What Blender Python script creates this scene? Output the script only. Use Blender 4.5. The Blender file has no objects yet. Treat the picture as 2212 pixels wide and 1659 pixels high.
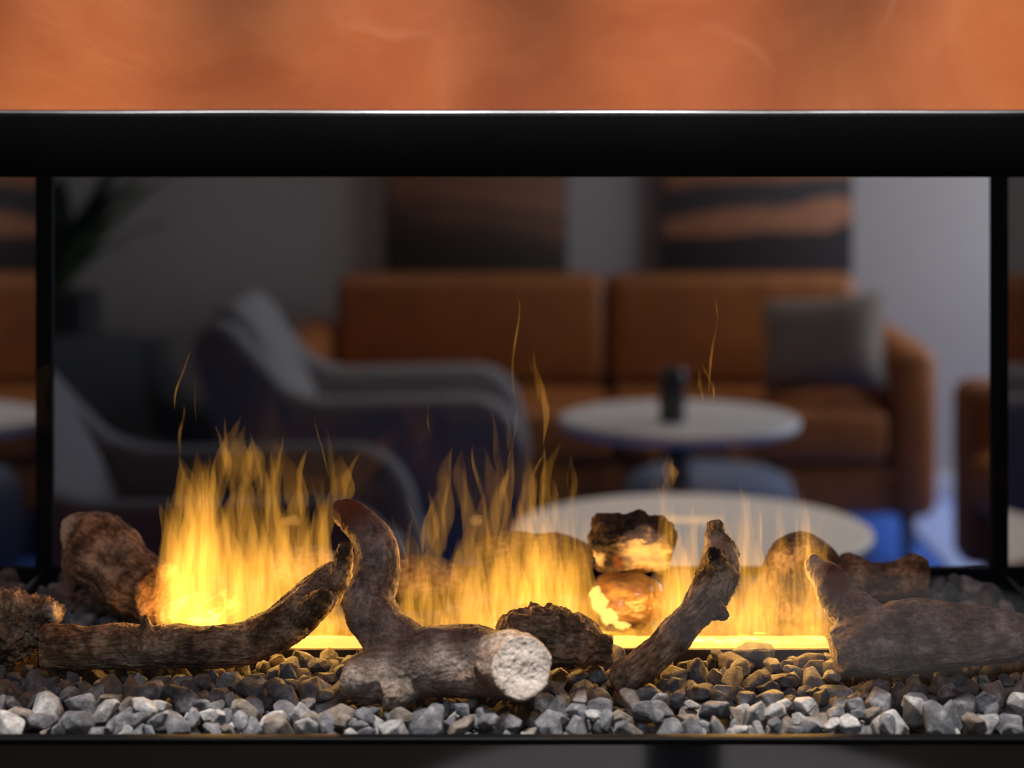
import bpy, bmesh, math, random
import numpy as np
from mathutils import Vector, Matrix, Euler, noise
from mathutils.bvhtree import BVHTree

# ------------------------------------------------------------------ camera, world, lights
F, CX, HY, H = 4362.0, 1106.0, 224.0, 1.38      # focal length in px, principal column, horizon row, camera height (m)
sc = bpy.context.scene
sc.view_settings.view_transform = 'Standard'
sc.view_settings.look = 'None'
sc.view_settings.gamma = 1.0
sc.view_settings.exposure = 0.0
sc.view_settings.use_curve_mapping = False
sc.cycles.transparent_max_bounces = 96
sc.cycles.max_bounces = 6
sc.cycles.adaptive_threshold = 0.025
sc.cycles.sample_clamp_indirect = 6.0
C = sc.collection

cam = bpy.data.cameras.new('camera')
cam_o = bpy.data.objects.new('camera', cam)
C.objects.link(cam_o)
cam.sensor_width = 36.0
cam.lens = F / 2212 * 36
cam.shift_y = -(829.5 - HY) / 2212
cam.clip_start = 0.05
cam_o.location = (0, 0, H)
cam_o.rotation_euler = (math.pi / 2, 0, 0)
cam.dof.use_dof = True
cam.dof.focus_distance = 1.93
cam.dof.aperture_fstop = 2.8
sc.camera = cam_o

w = bpy.data.worlds.new('world')
sc.world = w
w.use_nodes = True
w.node_tree.nodes['Background'].inputs[0].default_value = (0.55, 0.68, 1.0, 1)
w.node_tree.nodes['Background'].inputs[1].default_value = 0.025


def lamp(name, kind, loc, power, color, rot=None, aim=None, **kw):
    l = bpy.data.lights.new(name, kind)
    l.energy = power
    l.color = color
    for k, v in kw.items():
        setattr(l, k, v)
    o = bpy.data.objects.new(name, l)
    C.objects.link(o)
    o.location = loc
    if aim is not None:
        o.rotation_euler = (Vector(aim) - Vector(loc)).to_track_quat('-Z', 'Y').to_euler()
    elif rot is not None:
        o.rotation_euler = rot
    return o


# daylight entering through the lounge window (right-hand wall of the lounge)
lamp('window_daylight', 'AREA', (2.72, 6.05, 1.45), 46, (0.72, 0.83, 1.0), aim=(0, 5.9, 0.5),
     shape='RECTANGLE', size=1.9, size_y=1.5)
# ceiling downlights (their housings are built below)
DOWN_FRONT = [(-0.63, 1.47), (-0.37, 1.47), (-0.11, 1.47), (0.15, 1.47), (0.41, 1.47), (0.67, 1.47)]
for x, y in DOWN_FRONT:
    lamp('ceiling_spot', 'SPOT', (x, y, 2.655), 500, (1.0, 0.95, 0.90), aim=(x, y + 0.21, 0.84),
         spot_size=math.radians(20), spot_blend=1.0, shadow_soft_size=0.035)
# downlight added to brighten the two near tables and their reflections
lamp('ceiling_spot', 'SPOT', (0.36, 0.72, 2.655), 55, (1.0, 0.90, 0.84), aim=(0.36, 0.72, 0), spot_size=math.radians(52), spot_blend=0.5, shadow_soft_size=0.04)
# broad soft fill light added above and behind the camera, no panel there
lamp('front_fill_light', 'AREA', (0.2, -0.25, 2.66), 42, (0.74, 0.85, 1.0), rot=(0, 0, 0), shape='RECTANGLE', size=1.5, size_y=0.6)
DOWN_LOUNGE = [(1.75, 6.35), (0.50, 5.5), (-0.75, 6.2), (0.5, 4.15)]
for (x, y), p in zip(DOWN_LOUNGE, (34, 25, 17, 80)):
    lamp('ceiling_spot', 'SPOT', (x, y, 2.655), p, (1.0, 0.86, 0.7), aim=(x, y, 0),
         spot_size=math.radians(44 if p == 80 else 84), spot_blend=0.9 if p != 80 else 0.5, shadow_soft_size=0.05)

random.seed(7)
G = H - 0.545                 # level of the gravel surface
YF, YB = 1.74, 2.34           # front and rear of the fireplace
XL, XR = -0.5426, 0.5657      # the two side panes
PL, PR = -2.2, 2.4            # partition wall extents


def P(px, py, d):
    """pixel + distance -> point (X right, Y away from the camera, Z up)"""
    return Vector(((px - CX) * d / F, d, H - (py - HY) * d / F))


# ------------------------------------------------------------------ materials
MATS = {}


def new_mat(name):
    m = bpy.data.materials.new(name)
    m.use_nodes = True
    nt = m.node_tree
    b = nt.nodes['Principled BSDF']
    return m, nt, b


def node(nt, t, **kw):
    n = nt.nodes.new(t)
    for k, v in kw.items():
        if k.startswith('i_'):
            n.inputs[k[2:].replace('_', ' ')].default_value = v
        else:
            setattr(n, k, v)
    return n


def ramp(nt, src, stops):
    r = nt.nodes.new('ShaderNodeValToRGB')
    cr = r.color_ramp
    while len(cr.elements) < len(stops):
        cr.elements.new(0.5)
    for e, (p, c) in zip(cr.elements, stops):
        e.position = p
        e.color = (*c, 1) if len(c) == 3 else c
    nt.links.new(src, r.inputs[0])
    return r


def plain(name, col, rough=0.6, metal=0.0, spec=0.5, scale=40, var=0.12, bump=0.0, bscale=200):
    """principled with a subtle procedural tone variation"""
    m, nt, b = new_mat(name)
    tc = node(nt, 'ShaderNodeTexCoord')
    nz = node(nt, 'ShaderNodeTexNoise', i_Scale=scale, i_Detail=4.0)
    nt.links.new(tc.outputs['Object'], nz.inputs['Vector'])
    lo = tuple(c * (1 - var) for c in col)
    hi = tuple(min(1, c * (1 + var)) for c in col)
    r = ramp(nt, nz.outputs['Fac'], [(0.3, lo), (0.7, hi)])
    nt.links.new(r.outputs[0], b.inputs['Base Color'])
    b.inputs['Roughness'].default_value = rough
    b.inputs['Metallic'].default_value = metal
    b.inputs['Specular IOR Level'].default_value = spec
    if bump:
        n2 = node(nt, 'ShaderNodeTexNoise', i_Scale=bscale, i_Detail=6.0)
        nt.links.new(tc.outputs['Object'], n2.inputs['Vector'])
        bp = node(nt, 'ShaderNodeBump', i_Strength=bump, i_Distance=0.01)
        nt.links.new(n2.outputs['Fac'], bp.inputs['Height'])
        nt.links.new(bp.outputs[0], b.inputs['Normal'])
    MATS[name] = m
    return m


def plaster():
    m, nt, b = new_mat('orange_plaster')
    tc = node(nt, 'ShaderNodeTexCoord')
    warp = node(nt, 'ShaderNodeTexNoise', i_Scale=3.0, i_Detail=3.0)
    nt.links.new(tc.outputs['Object'], warp.inputs['Vector'])
    add = node(nt, 'ShaderNodeVectorMath', operation='MULTIPLY_ADD')
    add.inputs[1].default_value = (0.35, 0.35, 0.35)
    nt.links.new(warp.outputs['Color'], add.inputs[0])
    nt.links.new(tc.outputs['Object'], add.inputs[2])
    n1 = node(nt, 'ShaderNodeTexNoise', i_Scale=5.5, i_Detail=5.0, i_Roughness=0.55)
    nt.links.new(add.outputs[0], n1.inputs['Vector'])
    base = ramp(nt, n1.outputs['Fac'], [(0.30, (0.33, 0.066, 0.008)), (0.5, (0.385, 0.090, 0.016)), (0.72, (0.46, 0.130, 0.034))])
    # overlapping trowel strokes
    vo = node(nt, 'ShaderNodeTexVoronoi', feature='SMOOTH_F1', i_Scale=6.0, i_Smoothness=0.25)
    nt.links.new(add.outputs[0], vo.inputs['Vector'])
    mx = node(nt, 'ShaderNodeMix', data_type='RGBA', blend_type='SOFT_LIGHT')
    mx.inputs['Factor'].default_value = 0.35
    nt.links.new(base.outputs[0], mx.inputs[6])
    nt.links.new(vo.outputs['Distance'], mx.inputs[7])
    # thin pale scrape marks
    ed = node(nt, 'ShaderNodeTexVoronoi', feature='DISTANCE_TO_EDGE', i_Scale=3.4)
    nt.links.new(add.outputs[0], ed.inputs['Vector'])
    er = ramp(nt, ed.outputs['Distance'], [(0.0, (1, 1, 1)), (0.018, (0, 0, 0))])
    gate = node(nt, 'ShaderNodeTexNoise', i_Scale=7.0)
    nt.links.new(tc.outputs['Object'], gate.inputs['Vector'])
    gr = ramp(nt, gate.outputs['Fac'], [(0.5, (0, 0, 0)), (0.7, (0.4, 0.4, 0.4))])
    mul = node(nt, 'ShaderNodeMath', operation='MULTIPLY')
    nt.links.new(er.outputs[0], mul.inputs[0])
    nt.links.new(gr.outputs[0], mul.inputs[1])
    m2 = node(nt, 'ShaderNodeMix', data_type='RGBA')
    nt.links.new(mul.outputs[0], m2.inputs['Factor'])
    nt.links.new(mx.outputs[2], m2.inputs[6])
    m2.inputs[7].default_value = (0.60, 0.26, 0.12, 1)
    nt.links.new(m2.outputs[2], b.inputs['Base Color'])
    b.inputs['Roughness'].default_value = 0.55
    bn = node(nt, 'ShaderNodeBump', i_Strength=0.12, i_Distance=0.01)
    nt.links.new(n1.outputs['Fac'], bn.inputs['Height'])
    nt.links.new(bn.outputs[0], b.inputs['Normal'])
    MATS['plaster'] = m


def glass_mat(name, tint, f0, graze):
    """clear pane: passes light straight through and mirrors by Fresnel"""
    m, nt, b = new_mat(name)
    nt.nodes.remove(b)
    out = nt.nodes['Material Output']
    tr = node(nt, 'ShaderNodeBsdfTransparent')
    tr.inputs[0].default_value = (*tint, 1)
    if f0 == 0:
        nt.links.new(tr.outputs[0], out.inputs['Surface'])
        MATS[name] = m
        return
    gl = node(nt, 'ShaderNodeBsdfGlossy')
    gl.inputs['Roughness'].default_value = 0.02
    gl.inputs['Color'].default_value = (1, 1, 1, 1)
    # Schlick reflectance f0 + (1 - f0) * (1 - cos)^5, the same from either face of the thin pane
    lw = node(nt, 'ShaderNodeLayerWeight')
    lw.inputs['Blend'].default_value = 0.5
    p5 = node(nt, 'ShaderNodeMath', operation='POWER')
    p5.inputs[1].default_value = 5.0
    nt.links.new(lw.outputs['Facing'], p5.inputs[0])
    mu = node(nt, 'ShaderNodeMath', operation='MULTIPLY_ADD', use_clamp=True)
    mu.inputs[1].default_value = graze
    mu.inputs[2].default_value = f0
    nt.links.new(p5.outputs[0], mu.inputs[0])
    mix = node(nt, 'ShaderNodeMixShader')
    nt.links.new(mu.outputs[0], mix.inputs[0])
    nt.links.new(tr.outputs[0], mix.inputs[1])
    nt.links.new(gl.outputs[0], mix.inputs[2])
    nt.links.new(mix.outputs[0], out.inputs['Surface'])
    MATS[name] = m


def stone_mat(name, c0, c1, c2):
    m, nt, b = new_mat(name)
    off = node(nt, 'ShaderNodeNewGeometry')      # metre-scale coordinates, whatever the stone's own scale
    n1 = node(nt, 'ShaderNodeTexNoise', i_Scale=85.0, i_Detail=8.0, i_Roughness=0.7)
    nt.links.new(off.outputs[0], n1.inputs['Vector'])
    r = ramp(nt, n1.outputs['Fac'], [(0.34, c0), (0.52, c1), (0.70, c2)])
    nt.links.new(r.outputs[0], b.inputs['Base Color'])
    b.inputs['Roughness'].default_value = 0.62
    b.inputs['Specular IOR Level'].default_value = 0.35
    n2 = node(nt, 'ShaderNodeTexNoise', i_Scale=260.0, i_Detail=7.0, i_Roughness=0.7)
    nt.links.new(off.outputs[0], n2.inputs['Vector'])
    bp = node(nt, 'ShaderNodeBump', i_Strength=0.9, i_Distance=0.003)
    nt.links.new(n2.outputs['Fac'], bp.inputs['Height'])
    nt.links.new(bp.outputs[0], b.inputs['Normal'])
    MATS[name] = m


def bark_mat(name, dark, mid, pale, scale=28.0, grain=0.22):
    """driftwood; vertex colour 'paint': R = white ash, G = red scorched paint, B = bare cut wood, A = black char and painted hollow shade"""
    m, nt, b = new_mat(name)
    tc = node(nt, 'ShaderNodeTexCoord')
    n1 = node(nt, 'ShaderNodeTexNoise', i_Scale=scale, i_Detail=8.0, i_Roughness=0.62)
    nt.links.new(tc.outputs['Object'], n1.inputs['Vector'])
    n3 = node(nt, 'ShaderNodeTexNoise', i_Scale=scale * 6, i_Detail=6.0, i_Roughness=0.7)
    nt.links.new(tc.outputs['Object'], n3.inputs['Vector'])
    av = node(nt, 'ShaderNodeMath', operation='MULTIPLY_ADD')
    av.inputs[1].default_value = 0.45
    nt.links.new(n3.outputs['Fac'], av.inputs[0])
    sc_ = node(nt, 'ShaderNodeMath', operation='MULTIPLY')
    sc_.inputs[1].default_value = 0.55
    nt.links.new(n1.outputs['Fac'], sc_.inputs[0])
    nt.links.new(sc_.outputs[0], av.inputs[2])
    gn = node(nt, 'ShaderNodeAttribute', attribute_name='grain')
    gm = node(nt, 'ShaderNodeMath', operation='MULTIPLY_ADD')
    gm.inputs[1].default_value = grain
    nt.links.new(gn.outputs['Fac'], gm.inputs[0])
    nt.links.new(av.outputs[0], gm.inputs[2])
    r = ramp(nt, gm.outputs[0], [(0.37, dark), (0.5, mid), (0.63, pale)])
    at = node(nt, 'ShaderNodeAttribute', attribute_name='paint')
    sep = node(nt, 'ShaderNodeSeparateColor')
    nt.links.new(at.outputs['Color'], sep.inputs[0])
    n5 = node(nt, 'ShaderNodeTexNoise', i_Scale=17.0, i_Detail=5.0, i_Roughness=0.6)
    nt.links.new(tc.outputs['Object'], n5.inputs['Vector'])
    r5 = ramp(nt, n5.outputs['Fac'], [(0.45, (0, 0, 0)), (0.62, (0.75, 0.75, 0.75))])
    tn = node(nt, 'ShaderNodeMix', data_type='RGBA', blend_type='MULTIPLY')
    nt.links.new(r5.outputs[0], tn.inputs['Factor'])
    nt.links.new(r.outputs[0], tn.inputs[6])
    tn.inputs[7].default_value = (0.80, 0.55, 0.36, 1)
    cur = tn.outputs[2]
    for ch, c in ((0, (0.62, 0.52, 0.40)), (1, (0.17, 0.050, 0.018)), (2, (0.66, 0.57, 0.50))):
        mx = node(nt, 'ShaderNodeMix', data_type='RGBA')
        mm = node(nt, 'ShaderNodeMath', operation='MULTIPLY_ADD', use_clamp=True)
        # ragged edges: weight * 1.6 + noise - 0.8
        sub = node(nt, 'ShaderNodeMath', operation='MULTIPLY_ADD')
        sub.inputs[1].default_value = 1.6
        sub.inputs[2].default_value = -1.1
        nt.links.new(n3.outputs['Fac'], sub.inputs[0])
        mm.inputs[1].default_value = 1.7
        nt.links.new(sep.outputs[ch], mm.inputs[0])
        nt.links.new(sub.outputs[0], mm.inputs[2])
        gate = node(nt, 'ShaderNodeMath', operation='MULTIPLY', use_clamp=True)
        g2 = node(nt, 'ShaderNodeMath', operation='GREATER_THAN')
        g2.inputs[1].default_value = 0.04
        nt.links.new(sep.outputs[ch], g2.inputs[0])
        nt.links.new(mm.outputs[0], gate.inputs[0])
        nt.links.new(g2.outputs[0], gate.inputs[1])
        nt.links.new(gate.outputs[0], mx.inputs['Factor'])
        nt.links.new(cur, mx.inputs[6])
        mx.inputs[7].default_value = (*c, 1)
        cur = mx.outputs[2]
    ch_ = node(nt, 'ShaderNodeMix', data_type='RGBA')
    cm = node(nt, 'ShaderNodeMath', operation='MULTIPLY', use_clamp=True)
    cm.inputs[1].default_value = 1.2
    nt.links.new(at.outputs['Alpha'], cm.inputs[0])
    nt.links.new(cm.outputs[0], ch_.inputs['Factor'])
    nt.links.new(cur, ch_.inputs[6])
    ch_.inputs[7].default_value = (0.012, 0.008, 0.006, 1)
    nt.links.new(ch_.outputs[2], b.inputs['Base Color'])
    b.inputs['Roughness'].default_value = 0.66
    b.inputs['Specular IOR Level'].default_value = 0.35
    n2 = node(nt, 'ShaderNodeTexNoise', i_Scale=330.0, i_Detail=8.0, i_Roughness=0.72)
    nt.links.new(tc.outputs['Object'], n2.inputs['Vector'])
    n4 = node(nt, 'ShaderNodeTexNoise', i_Scale=130.0, i_Detail=6.0, i_Roughness=0.65, i_Distortion=0.8)
    nt.links.new(tc.outputs['Object'], n4.inputs['Vector'])
    hs = node(nt, 'ShaderNodeMath', operation='MULTIPLY_ADD')
    hs.inputs[1].default_value = 1.6
    nt.links.new(n4.outputs['Fac'], hs.inputs[0])
    nt.links.new(n2.outputs['Fac'], hs.inputs[2])
    bp = node(nt, 'ShaderNodeBump', i_Strength=1.0, i_Distance=0.004)
    nt.links.new(hs.outputs[0], bp.inputs['Height'])
    nt.links.new(bp.outputs[0], b.inputs['Normal'])
    MATS[name] = m


def ember_mat(name, strength, lo, hi, body):
    """resin ember lit from inside by the burner: glow shows where the resin is thin"""
    m, nt, b = new_mat(name)
    tc = node(nt, 'ShaderNodeTexCoord')
    n1 = node(nt, 'ShaderNodeTexNoise', i_Scale=45.0, i_Detail=6.0, i_Roughness=0.6)
    nt.links.new(tc.outputs['Object'], n1.inputs['Vector'])
    at = node(nt, 'ShaderNodeAttribute', attribute_name='paint')
    sep = node(nt, 'ShaderNodeSeparateColor')
    nt.links.new(at.outputs['Color'], sep.inputs[0])
    ad = node(nt, 'ShaderNodeMath', operation='ADD')
    nt.links.new(n1.outputs['Fac'], ad.inputs[0])
    nt.links.new(sep.outputs[0], ad.inputs[1])
    r = ramp(nt, ad.outputs[0], [(lo, (0, 0, 0)), (hi, (1, 1, 1))])
    mu = node(nt, 'ShaderNodeMath', operation='MULTIPLY')
    mu.inputs[1].default_value = strength
    nt.links.new(r.outputs[0], mu.inputs[0])
    nt.links.new(mu.outputs[0], b.inputs['Emission Strength'])
    b.inputs['Emission Color'].default_value = (1.0, 0.60, 0.14, 1)
    b.inputs['Base Color'].default_value = (*body, 1)
    b.inputs['Roughness'].default_value = 0.25
    b.inputs['Coat Weight'].default_value = 0.6
    b.inputs['Coat Roughness'].default_value = 0.08
    n2 = node(nt, 'ShaderNodeTexNoise', i_Scale=160.0, i_Detail=5.0)
    nt.links.new(tc.outputs['Object'], n2.inputs['Vector'])
    bp = node(nt, 'ShaderNodeBump', i_Strength=0.6, i_Distance=0.004)
    nt.links.new(n2.outputs['Fac'], bp.inputs['Height'])
    nt.links.new(bp.outputs[0], b.inputs['Normal'])
    m.cycles.emission_sampling = 'NONE'
    MATS[name] = m


def flame_mat(name, vol, shell):
    """glowing gas: evenly emitting volume plus faint streaks on its skin"""
    m, nt, b = new_mat(name)
    nt.nodes.remove(b)
    out = nt.nodes['Material Output']
    ev = node(nt, 'ShaderNodeEmission')
    ev.inputs[0].default_value = (1.0, 0.405, 0.04, 1)
    ev.inputs[1].default_value = vol
    nt.links.new(ev.outputs[0], out.inputs['Volume'])
    tc = node(nt, 'ShaderNodeTexCoord')
    mp = node(nt, 'ShaderNodeMapping')
    mp.inputs['Scale'].default_value = (130, 130, 7)
    nt.links.new(tc.outputs['Object'], mp.inputs[0])
    nz = node(nt, 'ShaderNodeTexNoise', i_Scale=1.0, i_Detail=3.0)
    nt.links.new(mp.outputs[0], nz.inputs['Vector'])
    at = node(nt, 'ShaderNodeAttribute', attribute_name='fade')
    r = ramp(nt, nz.outputs['Fac'], [(0.42, (0, 0, 0)), (0.72, (1, 1, 1))])
    mu = node(nt, 'ShaderNodeMath', operation='MULTIPLY')
    nt.links.new(r.outputs[0], mu.inputs[0])
    nt.links.new(at.outputs['Fac'], mu.inputs[1])
    m2 = node(nt, 'ShaderNodeMath', operation='MULTIPLY')
    m2.inputs[1].default_value = shell
    nt.links.new(mu.outputs[0], m2.inputs[0])
    em = node(nt, 'ShaderNodeEmission')
    em.inputs[0].default_value = (1.0, 0.47, 0.06, 1)
    nt.links.new(m2.outputs[0], em.inputs[1])
    tr = node(nt, 'ShaderNodeBsdfTransparent')
    ad = node(nt, 'ShaderNodeAddShader')
    nt.links.new(em.outputs[0], ad.inputs[0])
    nt.links.new(tr.outputs[0], ad.inputs[1])
    nt.links.new(ad.outputs[0], out.inputs['Surface'])
    m.cycles.emission_sampling = 'NONE'
    MATS[name] = m


def emit_mat(name, col, s):
    m, nt, b = new_mat(name)
    b.inputs['Base Color'].default_value = (*col, 1)
    b.inputs['Emission Color'].default_value = (*col, 1)
    b.inputs['Emission Strength'].default_value = s
    MATS[name] = m


def art_mat(name, stops, seed, tilt):
    m, nt, b = new_mat(name)
    tc = node(nt, 'ShaderNodeTexCoord')
    nz = node(nt, 'ShaderNodeTexNoise', i_Scale=4.0, i_Detail=4.0)
    mp = node(nt, 'ShaderNodeMapping')
    mp.inputs['Location'].default_value = (seed, 0, seed)
    mp.inputs['Scale'].default_value = (0.8, 1, 3.0)
    nt.links.new(tc.outputs['Object'], mp.inputs[0])
    nt.links.new(mp.outputs[0], nz.inputs['Vector'])
    sp = node(nt, 'ShaderNodeSeparateXYZ')
    nt.links.new(tc.outputs['Generated'], sp.inputs[0])
    t = node(nt, 'ShaderNodeMath', operation='MULTIPLY_ADD')
    t.inputs[1].default_value = tilt
    nt.links.new(sp.outputs['X'], t.inputs[0])
    nt.links.new(sp.outputs['Z'], t.inputs[2])
    a = node(nt, 'ShaderNodeMath', operation='MULTIPLY_ADD')
    a.inputs[1].default_value = 0.16
    nt.links.new(nz.outputs['Fac'], a.inputs[0])
    nt.links.new(t.outputs[0], a.inputs[2])
    r = ramp(nt, a.outputs[0], stops)
    nt.links.new(r.outputs[0], b.inputs['Base Color'])
    b.inputs['Roughness'].default_value = 0.7
    MATS[name] = m


plaster()
glass_mat('front_glass', (0.98, 0.98, 0.98), 0.042, 0.9)
glass_mat('rear_glass_inner', (0.98, 0.98, 0.98), 0.0, 0.0)
glass_mat('rear_glass', (0.95, 0.95, 0.95), 0.010, 0.6)
glass_mat('side_glass', (0.25, 0.25, 0.25), 0.8, 0.2)
plain('black_metal', (0.0008, 0.0008, 0.0009), 0.5, 0.0, 0.03)
plain('gloss_black', (0.003, 0.003, 0.005), 0.07, 0.0, 0.5)
MATS['gloss_black'].node_tree.nodes['Principled BSDF'].inputs['IOR'].default_value = 2.0
plain('edge_metal', (0.035, 0.035, 0.038), 0.3, 1.0)
plain('tray_metal', (0.012, 0.011, 0.010), 0.6)
emit_mat('burner_glow', (1.0, 0.56, 0.13), 1.25)
emit_mat('lamp_glow', (1.0, 0.92, 0.8), 6.0)
MATS['lamp_glow'].cycles.emission_sampling = 'NONE'
stone_mat('stone_slate', (0.038, 0.040, 0.049), (0.086, 0.088, 0.100), (0.22, 0.22, 0.225))
stone_mat('stone_pale', (0.12, 0.12, 0.125), (0.24, 0.235, 0.23), (0.46, 0.45, 0.43))
stone_mat('stone_brown', (0.06, 0.05, 0.043), (0.13, 0.108, 0.09), (0.24, 0.21, 0.18))
bark_mat('driftwood', (0.085, 0.060, 0.050), (0.26, 0.20, 0.165), (0.55, 0.47, 0.43), 24.0, 0.13)
bark_mat('driftwood_brown', (0.05, 0.030, 0.018), (0.22, 0.145, 0.088), (0.54, 0.41, 0.29))
bark_mat('charred', (0.008, 0.006, 0.005), (0.05, 0.035, 0.022), (0.16, 0.10, 0.05), 20)
ember_mat('ember', 1.5, 0.42, 0.75, (0.10, 0.05, 0.02))
ember_mat('ember_clear', 1.3, 0.95, 1.5, (0.75, 0.45, 0.16))
MATS['ember_clear'].node_tree.nodes['Principled BSDF'].inputs['Transmission Weight'].default_value = 0.75
flame_mat('flame_core', 11.5, 0.15)
flame_mat('flame_veil', 6.5, 0.10)
flame_mat('flame_haze', 4.0, 0.06)
flame_mat('flame_wisp', 15.0, 0.10)
plain('wall_paint', (0.46, 0.405, 0.365), 0.85, scale=2, var=0.04)
plain('ceiling_paint', (0.6, 0.58, 0.55), 0.9, scale=2, var=0.03)
plain('blue_carpet', (0.06, 0.18, 0.72), 0.85, scale=60, var=0.25, bump=0.3)
plain('pale_daylight', (0.45, 0.55, 0.92), 0.9, scale=50, var=0.1, bump=0.3)  # pale tone of window daylight on the blue floor
plain('oak_floor', (0.20, 0.13, 0.085), 0.5, scale=8, var=0.2)
plain('tan_leather', (0.31, 0.093, 0.012), 0.5, scale=14, var=0.14, bump=0.1)
plain('grey_fabric', (0.22, 0.205, 0.205), 0.9, scale=90, var=0.15, bump=0.25, bscale=500)
plain('charcoal_fabric', (0.028, 0.03, 0.036), 0.9, scale=90, var=0.2, bump=0.25, bscale=500)
plain('blue_grey_fabric', (0.11, 0.13, 0.19), 0.9, scale=90, var=0.2, bump=0.25, bscale=500)
plain('cushion_fabric', (0.24, 0.19, 0.155), 0.95, scale=60, var=0.25, bump=0.4, bscale=300)
plain('white_laminate', (0.68, 0.63, 0.59), 0.4, scale=6, var=0.04)
plain('dark_metal', (0.02, 0.02, 0.024), 0.4, 0.6)
plain('dark_wood', (0.07, 0.04, 0.022), 0.5)
plain('candle_glass', (0.012, 0.016, 0.028), 0.25, spec=0.6)
plain('leaf_green', (0.07, 0.11, 0.02), 0.5, scale=20, var=0.3)
plain('planter_black', (0.012, 0.012, 0.013), 0.5)
plain('white_trim', (0.7, 0.7, 0.7), 0.5)
OR, DK = (0.42, 0.15, 0.055), (0.035, 0.024, 0.019)
art_mat('art_one', [(0.0, DK), (0.20, (0.05, 0.032, 0.02)), (0.30, (0.075, 0.045, 0.024)), (0.35, (0.22, 0.09, 0.04)), (0.38, (0.10, 0.06, 0.035)), (0.41, (0.30, 0.125, 0.055)), (0.6, (0.22, 0.11, 0.06))], 3.0, 0.10)
art_mat('art_two', [(0.0, DK), (0.205, DK), (0.22, (0.42, 0.17, 0.075)), (0.30, (0.45, 0.18, 0.08)), (0.315, (0.06, 0.045, 0.04)), (0.39, (0.05, 0.04, 0.036)), (0.41, (0.40, 0.15, 0.06)), (0.6, (0.06, 0.045, 0.04))], 8.0, -0.06)


# ------------------------------------------------------------------ object helpers
def link(name, me, mat=None, parent=None, smooth=False):
    o = bpy.data.objects.new(name, me)
    C.objects.link(o)
    if mat is not None:
        me.materials.clear()
        me.materials.append(MATS[mat])
    if smooth:
        me.polygons.foreach_set('use_smooth', [True] * len(me.polygons))
    if parent is not None:
        o.parent = parent
    return o


def tag(o, label=None, cat=None, group=None, kind=None):
    if label: o['label'] = label
    if cat: o['category'] = cat
    if group: o['group'] = group
    if kind: o['kind'] = kind
    return o


def empty(name, loc=(0, 0, 0), rz=0.0):
    o = bpy.data.objects.new(name, None)
    C.objects.link(o)
    o.empty_display_size = 0.1
    o.location = loc
    o.rotation_euler = (0, 0, rz)
    return o


def from_bm(name, bm, mat, parent=None, smooth=False):
    me = bpy.data.meshes.new(name)
    bmesh.ops.recalc_face_normals(bm, faces=bm.faces)
    bm.to_mesh(me)
    bm.free()
    return link(name, me, mat, parent, smooth)


def box(name, lo, hi, mat, parent=None, bev=0.0, seg=2, smooth=None):
    bm = bmesh.new()
    bmesh.ops.create_cube(bm, size=1.0)
    lo, hi = Vector(lo), Vector(hi)
    for v in bm.verts:
        v.co = Vector(((v.co.x + .5) * (hi.x - lo.x) + lo.x, (v.co.y + .5) * (hi.y - lo.y) + lo.y, (v.co.z + .5) * (hi.z - lo.z) + lo.z))
    if bev:
        bmesh.ops.bevel(bm, geom=bm.edges[:], offset=bev, segments=seg, affect='EDGES', profile=0.5)
    return from_bm(name, bm, mat, parent, bool(bev) if smooth is None else smooth)


def extrude_profile(name, prof, y0, y1, mat, parent=None, bev=0.02, seg=3):
    """profile in x,z extruded along y"""
    bm = bmesh.new()
    a = [bm.verts.new((x, y0, z)) for x, z in prof]
    b = [bm.verts.new((x, y1, z)) for x, z in prof]
    bm.faces.new(a)
    bm.faces.new(list(reversed(b)))
    n = len(prof)
    for i in range(n):
        bm.faces.new((a[i], b[i], b[(i + 1) % n], a[(i + 1) % n]))
    bmesh.ops.recalc_face_normals(bm, faces=bm.faces)
    if bev:
        bmesh.ops.bevel(bm, geom=bm.edges[:], offset=bev, segments=seg, affect='EDGES', profile=0.5, clamp_overlap=True)
    return from_bm(name, bm, mat, parent, True)


def lathe(name, prof, mat, parent=None, n=48, loc=(0, 0, 0)):
    """prof: (r, z) from bottom to top, closed with caps"""
    bm = bmesh.new()
    rings = []
    for r, z in prof:
        rings.append([bm.verts.new((r * math.cos(2 * math.pi * i / n), r * math.sin(2 * math.pi * i / n), z)) for i in range(n)])
    for a, b in zip(rings, rings[1:]):
        for i in range(n):
            bm.faces.new((a[i], a[(i + 1) % n], b[(i + 1) % n], b[i]))
    bm.faces.new(list(reversed(rings[0])))
    bm.faces.new(rings[-1])
    o = from_bm(name, bm, mat, parent)
    o.location = loc
    for p in o.data.polygons:
        p.use_smooth = len(p.vertices) == 4
    return o


# ------------------------------------------------------------------ the setting
def struct(name, lo, hi, mat, parent=None, **kw):
    o = box(name, lo, hi, mat, parent, **kw)
    if parent is None:
        o['kind'] = 'structure'
    return o


FLOOR_END = 2.04
struct('floor', (-3.2, FLOOR_END, -0.1), (2.8, 7.3, 0), 'blue_carpet')
struct('floor_front', (-3.2, -2.2, -0.1), (2.8, FLOOR_END, 0), 'oak_floor')
struct('ceiling', (-3.2, -0.2, 2.70), (2.8, 7.3, 2.8), 'ceiling_paint')
struct('wall_back', (-3.2, 7.05, 0), (2.8, 7.2, 2.70), 'wall_paint')
# partition holding the fireplace, with its opening
WY0, WY1 = 1.757, 2.335
wt = tag(empty('wall_partition', (0, WY0, 0)), 'orange trowelled plaster wall framing the see-through fireplace', 'wall', kind='structure')


def wall_piece(name, lo, hi):
    o = box(name, (lo[0], lo[1] - WY0, lo[2]), (hi[0], hi[1] - WY0, hi[2]), 'plaster', wt)
    return o


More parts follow.
